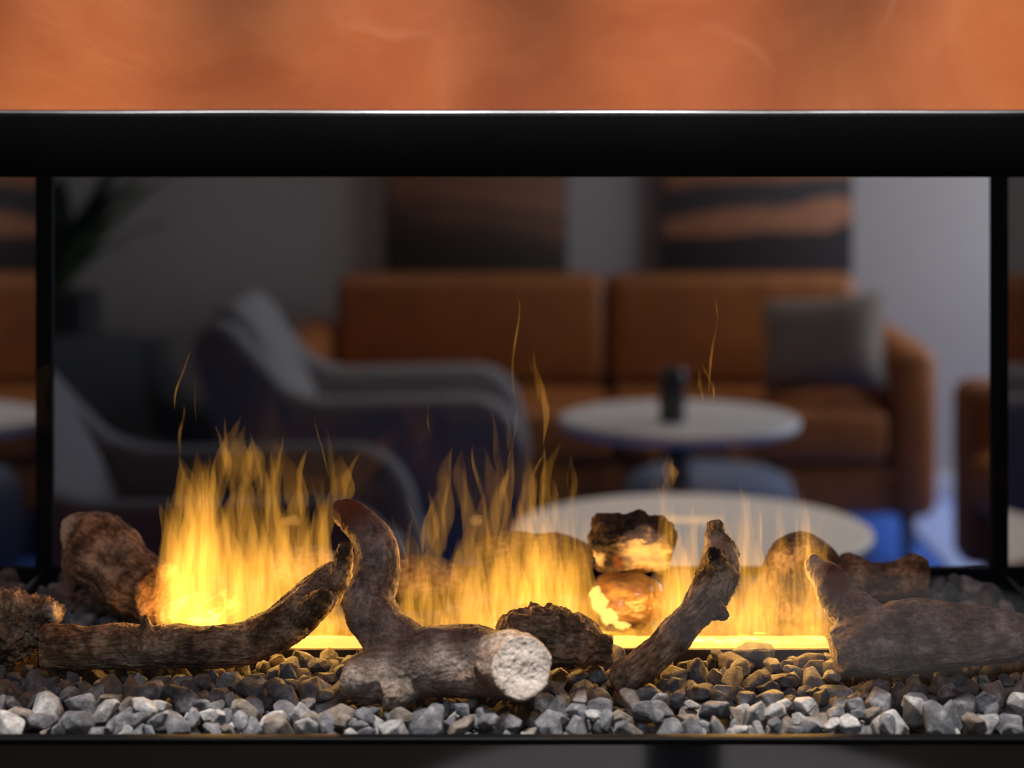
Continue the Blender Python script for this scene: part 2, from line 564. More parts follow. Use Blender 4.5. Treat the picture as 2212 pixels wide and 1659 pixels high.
OPEN_T, OPEN_B = 1.318, G - 0.075
wall_piece('upper_panel', (PL, WY0, OPEN_T + 0.004), (PR, WY1, 2.70))
wall_piece('lower_panel', (PL, WY0, 0), (PR, WY1, OPEN_B))
wall_piece('side_panel', (PL, WY0, OPEN_B), (XL - 0.02, WY1, OPEN_T + 0.004))
wall_piece('side_panel', (XR + 0.02, WY0, OPEN_B), (PR, WY1, OPEN_T + 0.004))
# right wall of the lounge with a window opening
wr = tag(empty('wall_right', (2.6, 4.8, 0)), 'grey lounge wall beside the window', 'wall', kind='structure')
for nm, lo, hi in (('lower_panel', (0, -2.4, 0), (.1, 2.25, .7)), ('upper_panel', (0, -2.4, 2.2), (.1, 2.25, 2.7)),
                   ('side_panel', (0, -2.4, .7), (.1, .30, 2.2)), ('side_panel', (0, 2.2, .7), (.1, 2.25, 2.2))):
    box(nm, lo, hi, 'wall_paint', wr)
wi = tag(empty('window_1', (2.65, 6.05, .7)), 'tall white framed window in the lounge side wall', 'window', kind='structure')
for lo, hi in (((-.05, -.95, 0), (.05, -.9, 1.5)), ((-.05, .9, 0), (.05, .95, 1.5)), ((-.05, -.95, 0), (.05, .95, .05)), ((-.05, -.95, 1.45), (.05, .95, 1.5)), ((-.04, -.02, 0), (.04, .02, 1.5))):
    box('window_frame', lo, hi, 'white_trim', wi)
struct('wall_left', (-3.2, FLOOR_END + 0.4, 0), (-3.1, 7.05, 2.70), 'wall_paint')
struct('baseboard_back', (-3.1, 7.03, 0), (2.6, 7.05, 0.09), 'white_trim')

for i, (x, y) in enumerate(DOWN_FRONT + [(0.36, 0.72)] + DOWN_LOUNGE):
    d = tag(empty('ceiling_downlight', (x, y, 2.665)), 'small round recessed ceiling downlight above the fireplace wall' if i < 6 else 'small round recessed downlight added to brighten the two tables before the fireplace' if i == 6 else 'small round recessed ceiling downlight in the lounge ceiling', 'downlight',
            'downlights by the fireplace' if i < 6 else None if i == 6 else 'lounge downlights')
    lathe('rim', [(0.050, 0.0), (0.056, 0.004), (0.056, 0.034), (0.050, 0.034)], 'white_trim', d, 24)
    lathe('lens', [(0.040, -0.003), (0.042, 0.0), (0.042, 0.004)], 'lamp_glow', d, 24)

# ------------------------------------------------------------------ fireplace insert
fp = tag(empty('fireplace_insert', (0, YF, OPEN_B)), 'see-through electric fireplace with black frame and glass sides', 'fireplace')


def fbox(name, lo, hi, mat, parent=fp, **kw):
    off = Vector((0, YF, OPEN_B))
    if parent is not fp:
        off = off + parent.location
    return box(name, Vector(lo) - off, Vector(hi) - off, mat, parent, **kw)


FX0, FX1 = XL - 0.02, XR + 0.02
hz0 = H - (383 - HY) * YF / F
hz1 = H - (247 - HY) * YF / F
hd = fbox('header_panel', (FX0 - .06, YF, hz0), (FX1 + .06, WY0 + 0.03, hz1), 'black_metal', bev=0.0012, seg=2)
# slim metal lip along the top of the header, slightly wavy like rolled sheet
bm = bmesh.new()
N = 80
rows = []
for i in range(N + 1):
    x = FX0 - .06 + (FX1 - FX0 + .12) * i / N
    wv = 0.0006 * noise.noise(Vector((x * 7, 3, 0)))
    pr = [(YF + 0.0005, hz1 - YF * 0 - 0.0005), (YF + 0.001, hz1 + 0.0016 + wv), (YF + 0.003, hz1 + 0.0034 + wv), (YF + 0.008, hz1 + 0.0040 + wv), (WY0 + 0.001, hz1 + 0.0040), (WY0 + 0.001, hz1 - 0.0005)]
    rows.append([bm.verts.new((x, y - YF, z - OPEN_B)) for y, z in pr])
for a, b in zip(rows, rows[1:]):
    for j in range(6):
        bm.faces.new((a[j], a[(j + 1) % 6], b[(j + 1) % 6], b[j]))
bm.faces.new(rows[0])
bm.faces.new(list(reversed(rows[-1])))
from_bm('header_trim', bm, 'edge_metal', fp, True)
# sill in front of the gravel
sz = H - (1592 - HY) * YF / F
fbox('front_sill', (FX0 - .06, YF - 0.004, sz - 0.006), (FX1 + .06, YF + 0.010, sz), 'black_metal', bev=0.0015)
fbox('lower_fascia', (FX0 - .06, YF + 0.002, sz - 0.10), (FX1 + .06, YF + 0.010, sz - 0.006), 'gloss_black')
fbox('gravel_tray', (FX0, YF + 0.018, G - 0.050), (FX1, YB - 0.005, G - 0.034), 'tray_metal')
# glass
fbox('front_glass', (FX0, YF + 0.0115, sz - 0.004), (FX1, YF + 0.0155, hz0 + 0.02), 'front_glass')
fbox('rear_glass', (XL, YB - 0.004, G - 0.05), (XR, YB, hz0 + 0.02), 'rear_glass')
for o in fp.children:
    if o.name in ('front_glass', 'rear_glass'):      # coated face towards the camera side, plain inner face
        o.data.materials.append(MATS['rear_glass_inner'])
        for p in o.data.polygons:
            p.material_index = 0 if p.normal.y < -0.5 else 1
for s, x in ((-1, XL), (1, XR)):
    fbox('side_glass', (min(x, x + s * .006), YF + .02, G - 0.05), (max(x, x + s * .006), YB, hz0 + .02), 'side_glass')
    # dark corner post behind the rear glass edge
    x0 = x if s < 0 else x - 0.0095
    fbox('corner_post', (x0, YB, G - 0.05), (x0 + 0.0095, YB + 0.012, hz0 + .03), 'black_metal')
    fbox('side_rail', (min(x, x - s * .003), YF + .03, G - 0.01), (max(x, x - s * .003), YB, G + 0.004), 'edge_metal')
fbox('rear_rail', (XL, YB + 0.0005, G - 0.05), (XR, YB + 0.014, H - (1226 - HY) * (YB + .006) / F), 'black_metal')
fbox('rear_header', (XL, YB + 0.0005, hz0 + .002), (XR, YB + 0.014, hz0 + .06), 'black_metal')
# burner
D0 = 2.045
SX0, SX1, SY0, SY1 = (345 - CX) * 2.03 / F, (1796 - CX) * 2.03 / F, 2.020, 2.075
bo = empty('burner')
bo.parent = fp
bo.location = Vector((0, SY0, G)) - Vector((0, YF, OPEN_B))
for lo, hi in (((SX0 - .006, SY0 - .006, G - .05), (SX1 + .006, SY0, G + .0005)), ((SX0 - .006, SY1, G - .05), (SX1 + .006, SY1 + .006, G + .0005)),
               ((SX0 - .006, SY0, G - .05), (SX0, SY1, G + .0005)), ((SX1, SY0, G - .05), (SX1 + .006, SY1, G + .0005))):
    fbox('burner_rim', lo, hi, 'tray_metal', bo)
fbox('glow_strip', (SX0, SY0, G - .008), (SX1, SY1, G - .002), 'burner_glow', bo)
# the light the burner and its flames give off
lamp('burner_light', 'AREA', ((SX0 + SX1) / 2, (SY0 + SY1) / 2, G + 0.004), 2.2, (1.0, 0.55, 0.13), rot=(math.pi, 0, 0), shape='RECTANGLE', size=SX1 - SX0 - .01, size_y=SY1 - SY0 - .01)
for x0, x1, pf, pb in ((350, 610, 0.95, .40), (640, 780, 0.42, .15), (865, 1270, 1.2, .55), (1430, 1790, 1.35, .55)):
    a, b = P(x0, 1270, D0), P(x1, 1270, D0)
    for sg, pw, dy in ((-1, pf, -.012),):
        lamp('flame_light', 'AREA', ((a.x + b.x) / 2, D0 + dy, G + .07), pw, (1.0, 0.50, 0.10), rot=(sg * math.pi / 2, 0, 0), shape='RECTANGLE', size=b.x - a.x, size_y=.12)


# ------------------------------------------------------------------ logs
def resample(pts, step):
    """Catmull-Rom through (x,y,z,r) rows"""
    pts = [np.array(p, float) for p in pts]
    p = [2 * pts[0] - pts[1]] + pts + [2 * pts[-1] - pts[-2]]
    out = []
    for i in range(1, len(p) - 2):
        n = max(2, int(np.linalg.norm(p[i + 1][:3] - p[i][:3]) / step))
        for k in range(n):
            t = k / n
            a, b, c, d = p[i - 1], p[i], p[i + 1], p[i + 2]
            out.append(0.5 * ((2 * b) + (-a + c) * t + (2 * a - 5 * b + 4 * c - d) * t * t + (-a + 3 * b - 3 * c + d) * t ** 3))
    out.append(pts[-1])
    return np.array(out)


def tube_mesh(path, n=20, flat=1.0):
    V, Fc = [], []
    T = np.gradient(path[:, :3], axis=0)
    T /= np.linalg.norm(T, axis=1)[:, None] + 1e-12
    u = np.cross(T[0], (0.3, 0.9, 0.2))
    u /= np.linalg.norm(u)
    for i in range(len(path)):
        u = u - T[i] * np.dot(u, T[i])
        u /= np.linalg.norm(u)
        v = np.cross(T[i], u)
        for k in range(n):
            a = 2 * math.pi * k / n
            V.append(path[i, :3] + path[i, 3] * (math.cos(a) * u + math.sin(a) * v * flat))
    m = len(path)
    for i in range(m - 1):
        for k in range(n):
            k2 = (k + 1) % n
            Fc.append((i * n + k, i * n + k2, (i + 1) * n + k2, (i + 1) * n + k))
    Fc.append(tuple(range(n - 1, -1, -1)))
    Fc.append(tuple((m - 1) * n + k for k in range(n)))
    return V, Fc


LOG_BVH = []


def vnoise(pts):
    f = noise.noise
    return np.array([f(p) for p in pts.tolist()])


def make_log(name, label, tubes, mat, voxel=0.0022, lump=0.004, ridge=0.0016, seed=0, cuts=(), steps=0.0, paint=None, parent=None, group=None, lump_f=32, ridge_f=190, along=0.22, crag=0.0):
    """tubes: lists of (px, py, distance, radius_px); cuts: (px, py, distance, radius_m) spheres where bare cut wood shows"""
    V, Fc, axes = [], [], []
    for tb in tubes:
        path = resample([(*P(px, py, d), r * d / F) for px, py, d, r in tb], 0.004)
        v, f = tube_mesh(path)
        b = len(V)
        V += [tuple(q) for q in v]
        Fc += [tuple(b + i for i in q) for q in f]
        s = np.concatenate([[0], np.cumsum(np.linalg.norm(np.diff(path[:, :3], axis=0), axis=1))])
        T = np.gradient(path[:, :3], axis=0)
        T /= np.linalg.norm(T, axis=1)[:, None]
        axes.append((path[:, :3], T, s))
    me = bpy.data.meshes.new('tmp')
    me.from_pydata(V, [], Fc)
    ob = bpy.data.objects.new('tmp', me)
    C.objects.link(ob)
    md = ob.modifiers.new('r', 'REMESH')
    md.mode = 'VOXEL'
    md.voxel_size = voxel
    ms = ob.modifiers.new('s', 'SMOOTH')
    ms.iterations = 3
    dg = bpy.context.evaluated_depsgraph_get()
    m2 = bpy.data.meshes.new_from_object(ob.evaluated_get(dg))
    bpy.data.objects.remove(ob)
    bpy.data.meshes.remove(me)
    n = len(m2.vertices)
    co = np.empty(n * 3)
    m2.vertices.foreach_get('co', co)
    co = co.reshape(-1, 3)
    nr = np.empty(n * 3)
    m2.vertices.foreach_get('normal', nr)
    nr = nr.reshape(-1, 3)
    A = np.concatenate([a[0] for a in axes])
    TT = np.concatenate([a[1] for a in axes])
    S = np.concatenate([a[2] + 0.7 * i for i, a in enumerate(axes)])
    idx = np.empty(n, int)
    for c0 in range(0, n, 4000):
        dd = ((co[c0:c0 + 4000, None, :] - A[None]) ** 2).sum(2)
        idx[c0:c0 + 4000] = dd.argmin(1)
    q = co - A[idx]
    ax = np.einsum('ij,ij->i', q, TT[idx])
    q = q - TT[idx] * ax[:, None]
    s = S[idx] + ax
    stretch = q + TT[idx] * (s * along)[:, None]
    off = np.array([seed * 3.7, seed * 1.3, seed * 0.9])
    d = lump * vnoise(co * lump_f + off)
    n1 = vnoise(stretch * ridge_f + off)
    d += ridge * (1 - 2 * np.abs(n1)) * (0.55 + 0.9 * np.abs(vnoise(co * 45 + off * 2)))
    d += ridge * 0.5 * vnoise(co * 420 + off)
    if crag:
        rf = noise.ridged_multi_fractal
        cr = np.array([rf(p, 0.9, 2.1, 4, 1.0, 2.0) for p in (stretch * 75 + off).tolist()])
        d += crag * (cr - cr.mean())
    grain = vnoise(stretch * ridge_f * 2.3 + off * 5 + 31) * .6 + vnoise(co * 55 + off * 7) * .6
    if steps:
        ph = (s * 40 + 0.5 * vnoise(co * 40 + off)) % 1.0
        ph = np.where(ph < .82, ph, (1 - ph) / .18 * .82)
        d += steps * (0.5 - ph)
    pc = np.zeros((n, 4))
    for px, py, dist, rad in cuts:
        c = np.array(P(px, py, dist))
        m = np.linalg.norm(co - c, axis=1)
        wgt = np.clip(1.25 - m / rad, 0, 1)
        wgt *= np.clip((np.abs(np.einsum('ij,ij->i', nr, TT[idx])) - 0.35) * 3, 0, 1)
        pc[:, 2] = np.maximum(pc[:, 2], wgt)
    if paint:
        for ch, px, py, dist, rad in paint:
            c = np.array(P(px, py, dist))
            pc[:, ch] = np.maximum(pc[:, ch], np.clip(1.3 - np.linalg.norm(co - c, axis=1) / rad, 0, 1))
    co = co + nr * d[:, None]
    org = np.array([co[:, 0].mean(), co[:, 1].mean(), co[:, 2].min()])
    LOG_BVH.append(BVHTree.FromPolygons(co.tolist(), [tuple(p.vertices) for p in m2.polygons]))
    m2.vertices.foreach_set('co', (co - org).ravel())
    ga = m2.attributes.new('grain', 'FLOAT', 'POINT')
    ga.data.foreach_set('value', grain)
    at = m2.color_attributes.new('paint', 'FLOAT_COLOR', 'POINT')
    at.data.foreach_set('color', pc.ravel())
    m2.update()
    m2.name = name
    o = link(name, m2, mat, parent, True)
    o.location = org
    if parent is None:
        tag(o, label, 'log', group)
    return o


# long curved branch lying over the gravel, rising to lean on the forked log
make_log('driftwood_branch', 'long slender curved driftwood branch with a snapped stub, leaning on the forked log', [
    [(92, 1398, 1.935, 40), (108, 1398, 1.935, 46), (200, 1400, 1.935, 46), (310, 1397, 1.935, 48), (420, 1397, 1.937, 44), (520, 1390, 1.94, 45), (600, 1358, 1.945, 46), (660, 1310, 1.95, 46), (712, 1258, 1.955, 42), (748, 1228, 1.955, 22)],
    [(318, 1370, 1.93, 22), (314, 1348, 1.93, 13), (310, 1330, 1.93, 9)],
    [(725, 1262, 1.945, 26), (738, 1225, 1.94, 22), (744, 1190, 1.937, 18), (745, 1172, 1.937, 17)],
    [(660, 1322, 1.94, 34), (690, 1300, 1.922, 27), (702, 1292, 1.915, 23)]],
    'driftwood_brown', 0.0013, 0.0026, 0.0012, 1, crag=.0009, paint=[(3, 702, 1290, 1.915, .011), (3, 745, 1190, 1.937, .012)], cuts=[(92, 1398, 1.935, .02)], ridge_f=260)
# forked log in the middle
make_log('forked_driftwood_log', 'thick forked driftwood log with pale sawn end and upright scorched fork', [
    [(742, 1470, 1.845, 30), (765, 1468, 1.845, 52), (850, 1452, 1.85, 62), (930, 1430, 1.853, 72), (1010, 1428, 1.855, 74), (1072, 1432, 1.842, 72), (1106, 1438, 1.81, 71), (1128, 1442, 1.786, 68)],
    [(905, 1425, 1.86, 60), (850, 1385, 1.875, 60), (806, 1335, 1.89, 56), (795, 1290, 1.90, 52), (818, 1235, 1.91, 46), (815, 1190, 1.915, 44), (785, 1140, 1.922, 38), (752, 1108, 1.93, 33), (728, 1108, 1.935, 25)],
    [(880, 1455, 1.85, 45), (860, 1490, 1.835, 42), (820, 1500, 1.83, 36)]],
    'driftwood', 0.0013, 0.0042, 0.0007, 2, crag=.0010, lump_f=42, cuts=[(1130, 1442, 1.783, .036)],
    paint=[(1, 745, 1105, 1.925, .032), (0, 715, 1132, 1.94, .017)])
# scaly bark chunk
make_log('bark_chunk', 'dark scaly bark chunk with ringed ridges behind the sawn log end', [
    [(1078, 1372, 1.92, 30), (1110, 1376, 1.92, 54), (1170, 1378, 1.92, 66), (1230, 1388, 1.92, 56), (1280, 1396, 1.92, 42), (1318, 1400, 1.92, 26)]],
    'driftwood_brown', 0.0013, 0.006, 0.0020, 3, crag=.0022, steps=0.0062)
# thin leaning branch
make_log('leaning_branch', 'thin gnarled branch leaning out of the flames onto the front gravel', [
    [(1330, 1482, 1.862, 22), (1352, 1466, 1.865, 33), (1420, 1408, 1.885, 33), (1480, 1350, 1.905, 35), (1525, 1292, 1.925, 40), (1556, 1235, 1.945, 44), (1552, 1190, 1.955, 36), (1545, 1160, 1.96, 18), (1545, 1128, 1.963, 17)],
    [(1556, 1235, 1.945, 38), (1545, 1205, 1.925, 20), (1541, 1190, 1.917, 15)],
    [(1520, 1310, 1.925, 26), (1550, 1322, 1.915, 22), (1556, 1338, 1.912, 14)]],
    'driftwood_brown', 0.0013, 0.0036, 0.0016, 4, crag=.0018, paint=[(0, 1528, 1180, 1.955, .014), (0, 1590, 1205, 1.945, .014), (3, 1541, 1195, 1.915, .009)])
# heavy log at the side
make_log('heavy_driftwood_log', 'heavy pale driftwood log with upturned red and white scorched end', [
    [(1798, 1400, 1.925, 40), (1825, 1395, 1.925, 56), (1900, 1385, 1.925, 74), (2000, 1375, 1.925, 74), (2100, 1372, 1.925, 62), (2190, 1372, 1.925, 52), (2235, 1374, 1.925, 46)],
    [(1900, 1360, 1.93, 50), (1850, 1330, 1.94, 50), (1812, 1295, 1.95, 44), (1790, 1252, 1.955, 38), (1764, 1224, 1.965, 27), (1748, 1208, 1.968, 14)],
    [(1840, 1425, 1.92, 30), (1815, 1425, 1.915, 30)]],
    'driftwood', 0.0014, 0.0042, 0.0007, 5, crag=.0012, lump_f=42,
    paint=[(0, 1752, 1228, 1.945, .030), (1, 1808, 1248, 1.94, .022)])
# rear and side pieces
make_log('hollow_log', 'thick round-ended log with broken hollow end beside the corner post', [
    [(150, 1165, 2.16, 40), (175, 1168, 2.155, 62), (215, 1195, 2.14, 76), (262, 1232, 2.125, 76), (310, 1262, 2.105, 70), (345, 1280, 2.085, 62)],
    [(310, 1300, 2.09, 36), (330, 1310, 2.085, 30)]],
    'driftwood_brown', 0.002, 0.008, 0.0018, 6, crag=.002, paint=[(0, 150, 1150, 2.14, .02), (3, 350, 1268, 2.06, .02)])  # black on the broken end paints the shade of its hollow
make_log('bark_lump', 'rough brown bark lump with a pale knob lying by the branch end', [
    [(-45, 1350, 1.965, 40), (-15, 1354, 1.965, 74), (35, 1352, 1.965, 78), (72, 1344, 1.965, 62), (98, 1330, 1.965, 38)],
    [(92, 1322, 1.96, 32), (122, 1320, 1.957, 24)]],
    'driftwood_brown', 0.0014, 0.006, 0.0020, 7, crag=.005, along=.9, lump_f=45, paint=[(2, 130, 1318, 1.95, .014)])
make_log('rear_log', 'pale flame-lit log lying across the back of the burner', [
    [(585, 1225, 2.19, 30), (610, 1225, 2.19, 45), (700, 1232, 2.19, 46), (800, 1240, 2.19, 45), (900, 1244, 2.19, 46), (970, 1250, 2.19, 40), (1005, 1252, 2.19, 28)]],
    'driftwood', 0.0026, 0.004, 0.0015, 8)
make_log('rear_chunk', 'stocky dark log chunk lying crosswise near the rear glass', [
    [(1035, 1210, 2.24, 36), (1070, 1206, 2.24, 52), (1150, 1210, 2.24, 56), (1230, 1214, 2.24, 50), (1275, 1216, 2.24, 32)]],
    'driftwood_brown', 0.0026, 0.007, 0.002, 9)
make_log('charred_block', 'blocky charred ember log resting on the clear glowing ember', [
    [(1286, 1172, 2.13, 48), (1298, 1172, 2.13, 58), (1350, 1172, 2.13, 60), (1410, 1176, 2.135, 58), (1440, 1182, 2.14, 52), (1450, 1184, 2.14, 44)]],
    'charred', 0.0016, 0.009, 0.0022, 10, crag=.003, paint=[(0, 1286, 1206, 2.11, .011), (0, 1392, 1188, 2.10, .026), (0, 1425, 1215, 2.105, .020), (1, 1335, 1218, 2.10, .008)], lump_f=55)
o = make_log('clear_ember', 'clear amber resin ember lump glowing along its underside', [
    [(1285, 1268, 2.13, 26), (1300, 1280, 2.13, 44), (1345, 1298, 2.13, 66), (1390, 1302, 2.13, 62), (1420, 1300, 2.13, 44), (1430, 1298, 2.13, 30)]],
    'ember_clear', 0.0024, 0.007, 0.002, 11, lump_f=48, paint=[(0, 1268, 1275, 2.11, .017), (0, 1284, 1305, 2.105, .017), (0, 1308, 1340, 2.10, .016), (0, 1340, 1368, 2.10, .015), (0, 1418, 1345, 2.10, .009)])
o['category'] = 'ember'
o = make_log('glowing_ember', 'bright glowing ember chunk at the foot of the tallest flames', [
    [(345, 1312, 2.095, 14), (375, 1322, 2.095, 30), (420, 1326, 2.095, 34), (465, 1318, 2.095, 32), (490, 1298, 2.095, 20), (486, 1272, 2.095, 10)]],
    'ember', 0.002, 0.008, 0.002, 12, lump_f=60)
o['category'] = 'ember'
make_log('upright_log', 'upturned stubby log standing behind the scorched log end', [
    [(1705, 1345, 2.12, 52), (1700, 1290, 2.13, 50), (1698, 1230, 2.14, 48), (1712, 1200, 2.145, 46), (1760, 1198, 2.15, 38), (1800, 1235, 2.15, 26)]],
    'driftwood_brown', 0.0026, 0.006, 0.0016, 13)
make_log('saddle_log', 'short saddle-topped split log near the rear corner post', [
    [(1822, 1250, 2.21, 40), (1836, 1248, 2.21, 50), (1880, 1255, 2.21, 42), (1930, 1254, 2.21, 42), (1975, 1246, 2.21, 48), (2000, 1246, 2.21, 42)]],
    'driftwood_brown', 0.0026, 0.004, 0.0014, 14)

# ------------------------------------------------------------------ gravel
def stone_shape(seed):
    rd = random.Random(seed)
    bm = bmesh.new()
    sx, sy, sz_ = 1.0, rd.uniform(.62, .9), rd.uniform(.42, .68)
    n = rd.randint(10, 15)
    for i in range(n):
        z = 1 - 2 * (i + .5) / n
        a = i * 2.39996 + rd.uniform(-.5, .5)
        rr = math.sqrt(1 - z * z)
        k = rd.uniform(.82, 1.15)
        bm.verts.new((rr * math.cos(a) * k * sx, rr * math.sin(a) * k * sy, z * k * sz_))
    h = bmesh.ops.convex_hull(bm, input=bm.verts)
    bmesh.ops.delete(bm, geom=[g for g in h['geom_interior'] if isinstance(g, bmesh.types.BMVert)], context='VERTS')
    bmesh.ops.dissolve_limit(bm, angle_limit=math.radians(14), verts=bm.verts, edges=bm.edges)
    bmesh.ops.bevel(bm, geom=bm.edges[:], offset=0.055, segments=1, affect='EDGES', clamp_overlap=True)
    pts = [v.co.copy() for v in bm.verts]
    bm.free()
    bm = bmesh.new()
    for p in pts:
        bm.verts.new(p)
    h = bmesh.ops.convex_hull(bm, input=bm.verts)
    kill = [g for g in set(h['geom_interior']) | set(h['geom_unused']) if isinstance(g, bmesh.types.BMVert)]
    if kill:
        bmesh.ops.delete(bm, geom=kill, context='VERTS')
    bmesh.ops.recalc_face_normals(bm, faces=bm.faces)
    if bm.calc_volume(signed=True) < 0:
        bmesh.ops.reverse_faces(bm, faces=bm.faces)
    bm.normal_update()
    me = bpy.data.meshes.new('gravel_stone')
    bm.to_mesh(me)
    bm.free()
    return me


SHAPES = [stone_shape(s) for s in range(16)]
SH_V = [np.array([v.co for v in m.vertices]) for m in SHAPES]
SH_N = [np.array([p.normal for p in m.polygons]) for m in SHAPES]
SH_C = [np.array([p.center for p in m.polygons]) for m in SHAPES]
SH_F = [[tuple(p.vertices) for p in m.polygons] for m in SHAPES]

CELL = 0.003
gx0, gx1, gy0, gy1 = XL + 0.007, XR - 0.007, YF + 0.022, YB - 0.010
NXc, NYc = int((gx1 - gx0) / CELL), int((gy1 - gy0) / CELL)
HF = np.full((NYc, NXc), G - 0.026)
ys_ = gy0 + (np.arange(NYc) + .5) * CELL
xs_ = gx0 + (np.arange(NXc) + .5) * CELL
HF[np.ix_((ys_ > SY0 - .0085) & (ys_ < SY1 + .0085), (xs_ > SX0 - .011) & (xs_ < SX1 + .011))] = 9.0
rd = random.Random(11)
stones = []          # (shape, scale, rotation matrix, location)
miss = 0
while len(stones) < 3600 and miss < 700:
    k = rd.randrange(16)
    far = rd.random()
    r = rd.choice((.009, .0115, .014, .017, .0195, .022)) * rd.uniform(.9, 1.12)
    R = Euler((rd.gauss(0, .75), rd.gauss(0, .75), rd.uniform(0, 6.28))).to_matrix()
    Rn = np.array(R)
    nn = SH_N[k] @ Rn.T
    cc = (SH_C[k] @ Rn.T) * r
    vv = (SH_V[k] @ Rn.T) * r
    w2 = int(np.abs(vv[:, :2]).max() / CELL) + 1
    g = np.arange(-w2, w2 + 1) * CELL
    gx, gy = np.meshgrid(g, g)
    up, dn = nn[:, 2] > 0.02, nn[:, 2] < -0.02

    def plane(sel):
        return cc[sel, 2][:, None, None] - (nn[sel, 0][:, None, None] * (gx - cc[sel, 0][:, None, None]) + nn[sel, 1][:, None, None] * (gy - cc[sel, 1][:, None, None])) / nn[sel, 2][:, None, None]
    top = plane(up).min(0)
    low = plane(dn).max(0)
    ok = top >= low
    if not ok.any():
        continue
    best = None
    for _ in range(9):
        iy = rd.randrange(w2, NYc - w2)
        ix = rd.randrange(w2, NXc - w2)
        win = HF[iy - w2:iy + w2 + 1, ix - w2:ix + w2 + 1]
        z = (win - low)[ok].max()
        if best is None or z < best[0]:
            best = (z, iy, ix)
    z, iy, ix = best
    lim = G + 0.006 + 0.006 * noise.noise(Vector((xs_[ix] * 9, ys_[iy] * 9, 0)))
    if z + top[ok].max() * 0.5 > lim:
        miss += 1
        continue
    loc = np.array([xs_[ix], ys_[iy], z + 0.0002])
    W = vv + loc
    bt = BVHTree.FromPolygons(W.tolist(), SH_F[k])
    hit = False
    for lb in LOG_BVH:
        if lb.overlap(bt):
            hit = True
            break
        q = lb.find_nearest(Vector(loc))
        if q[0] is not None and (Vector(loc) - q[0]).dot(q[1]) < 0 and q[3] < .09:
            hit = True
            break
    win = HF[iy - w2:iy + w2 + 1, ix - w2:ix + w2 + 1]
    if hit:
        miss += 0.2
        win[ok] = np.maximum(win[ok], z + low[ok] + 0.003)
        continue
    miss = max(0, miss - 0.5)
    win[ok] = np.maximum(win[ok], z + top[ok])
    stones.append((k, r, R, loc, iy, ix, top[ok].max() + z))


def visible_size(s):
    k, r, R, loc, iy, ix, t = s
    px = CX + loc[0] * F / loc[1]
    if not -10 < px < 2222:
        return 0
    ex = HF[iy, ix] - t       # buried below later stones?
    if ex > 0.0015:
        return 0
    o = Vector(loc) + Vector((0, 0, r * .4))
    dv = Vector((0, 0, H)) - o
    for lb in LOG_BVH:
        if lb.ray_cast(o, dv.normalized(), dv.length)[0] is not None:
            return 0
    return r / loc[1] ** 2


order = sorted(range(len(stones)), key=lambda i: -visible_size(stones[i]))
KIND = (('stone_slate', 'angular slate-grey'), ('stone_pale', 'pale grey'), ('stone_brown', 'brownish grey'))
LOG_PHRASE = ('long slender branch', 'forked log', 'scaly bark chunk', 'thin leaning branch', 'heavy pale log', 'hollow log', 'rough bark lump')


def stone_place(loc):
    p = Vector(loc)
    if loc[1] < YF + 0.062:
        return 'lying along the black front sill'
    near = min((lb.find_nearest(p)[3], q) for lb, q in zip(LOG_BVH, LOG_PHRASE))
    if near[0] < 0.032:
        return 'beside the ' + near[1]
    if loc[1] > SY0 - 0.04 and SX0 < loc[0] < SX1:
        return 'at the edge of the glowing burner'
    return 'in the open middle of the gravel bed'


MESHES = {}
for i, m in enumerate(SHAPES):
    for j, (mt, _) in enumerate(KIND):
        c = m.copy()
        c.name = 'gravel_stone'
        c.materials.append(MATS[mt])
        MESHES[i, j] = c
single = set(order[:300])
RV, RF, RM = [], [], []
for i, (k, r, R, loc, iy, ix, t) in enumerate(stones):
    q = rd.random()
    kd = 0 if q < .56 else 1 if q < .80 else 2
    if i in single:
        o = bpy.data.objects.new('gravel_stone', MESHES[k, kd])
        C.objects.link(o)
        o.matrix_world = Matrix.Translation(Vector(loc)) @ R.to_4x4() @ Matrix.Scale(r, 4)
        wh = stone_place(loc)
        tag(o, KIND[kd][1] + ' crushed stone ' + wh, 'stone', KIND[kd][1] + ' stones ' + wh)
    else:
        b = len(RV)
        RV += ((SH_V[k] @ np.array(R).T) * r + loc).tolist()
        RF += [tuple(b + a for a in f) for f in SH_F[k]]
        RM += [kd] * len(SH_F[k])
me = bpy.data.meshes.new('gravel')
org = Vector((0, YB, G - .05))
me.from_pydata([Vector(v) - org for v in RV], [], RF)
for mt, _ in KIND:
    me.materials.append(MATS[mt])
me.polygons.foreach_set('material_index', RM)
gr = link('gravel', me)
gr.location = org
tag(gr, 'bed of grey crushed stone gravel filling the fireplace tray', 'gravel', kind='stuff')
print('STONES', len(stones), 'polys', sum(len(f) for f in SH_F) / 16)


# ------------------------------------------------------------------ flames
FM = {'core': 'flame_core', 'veil': 'flame_veil', 'wisp': 'flame_wisp', 'haze': 'flame_haze'}


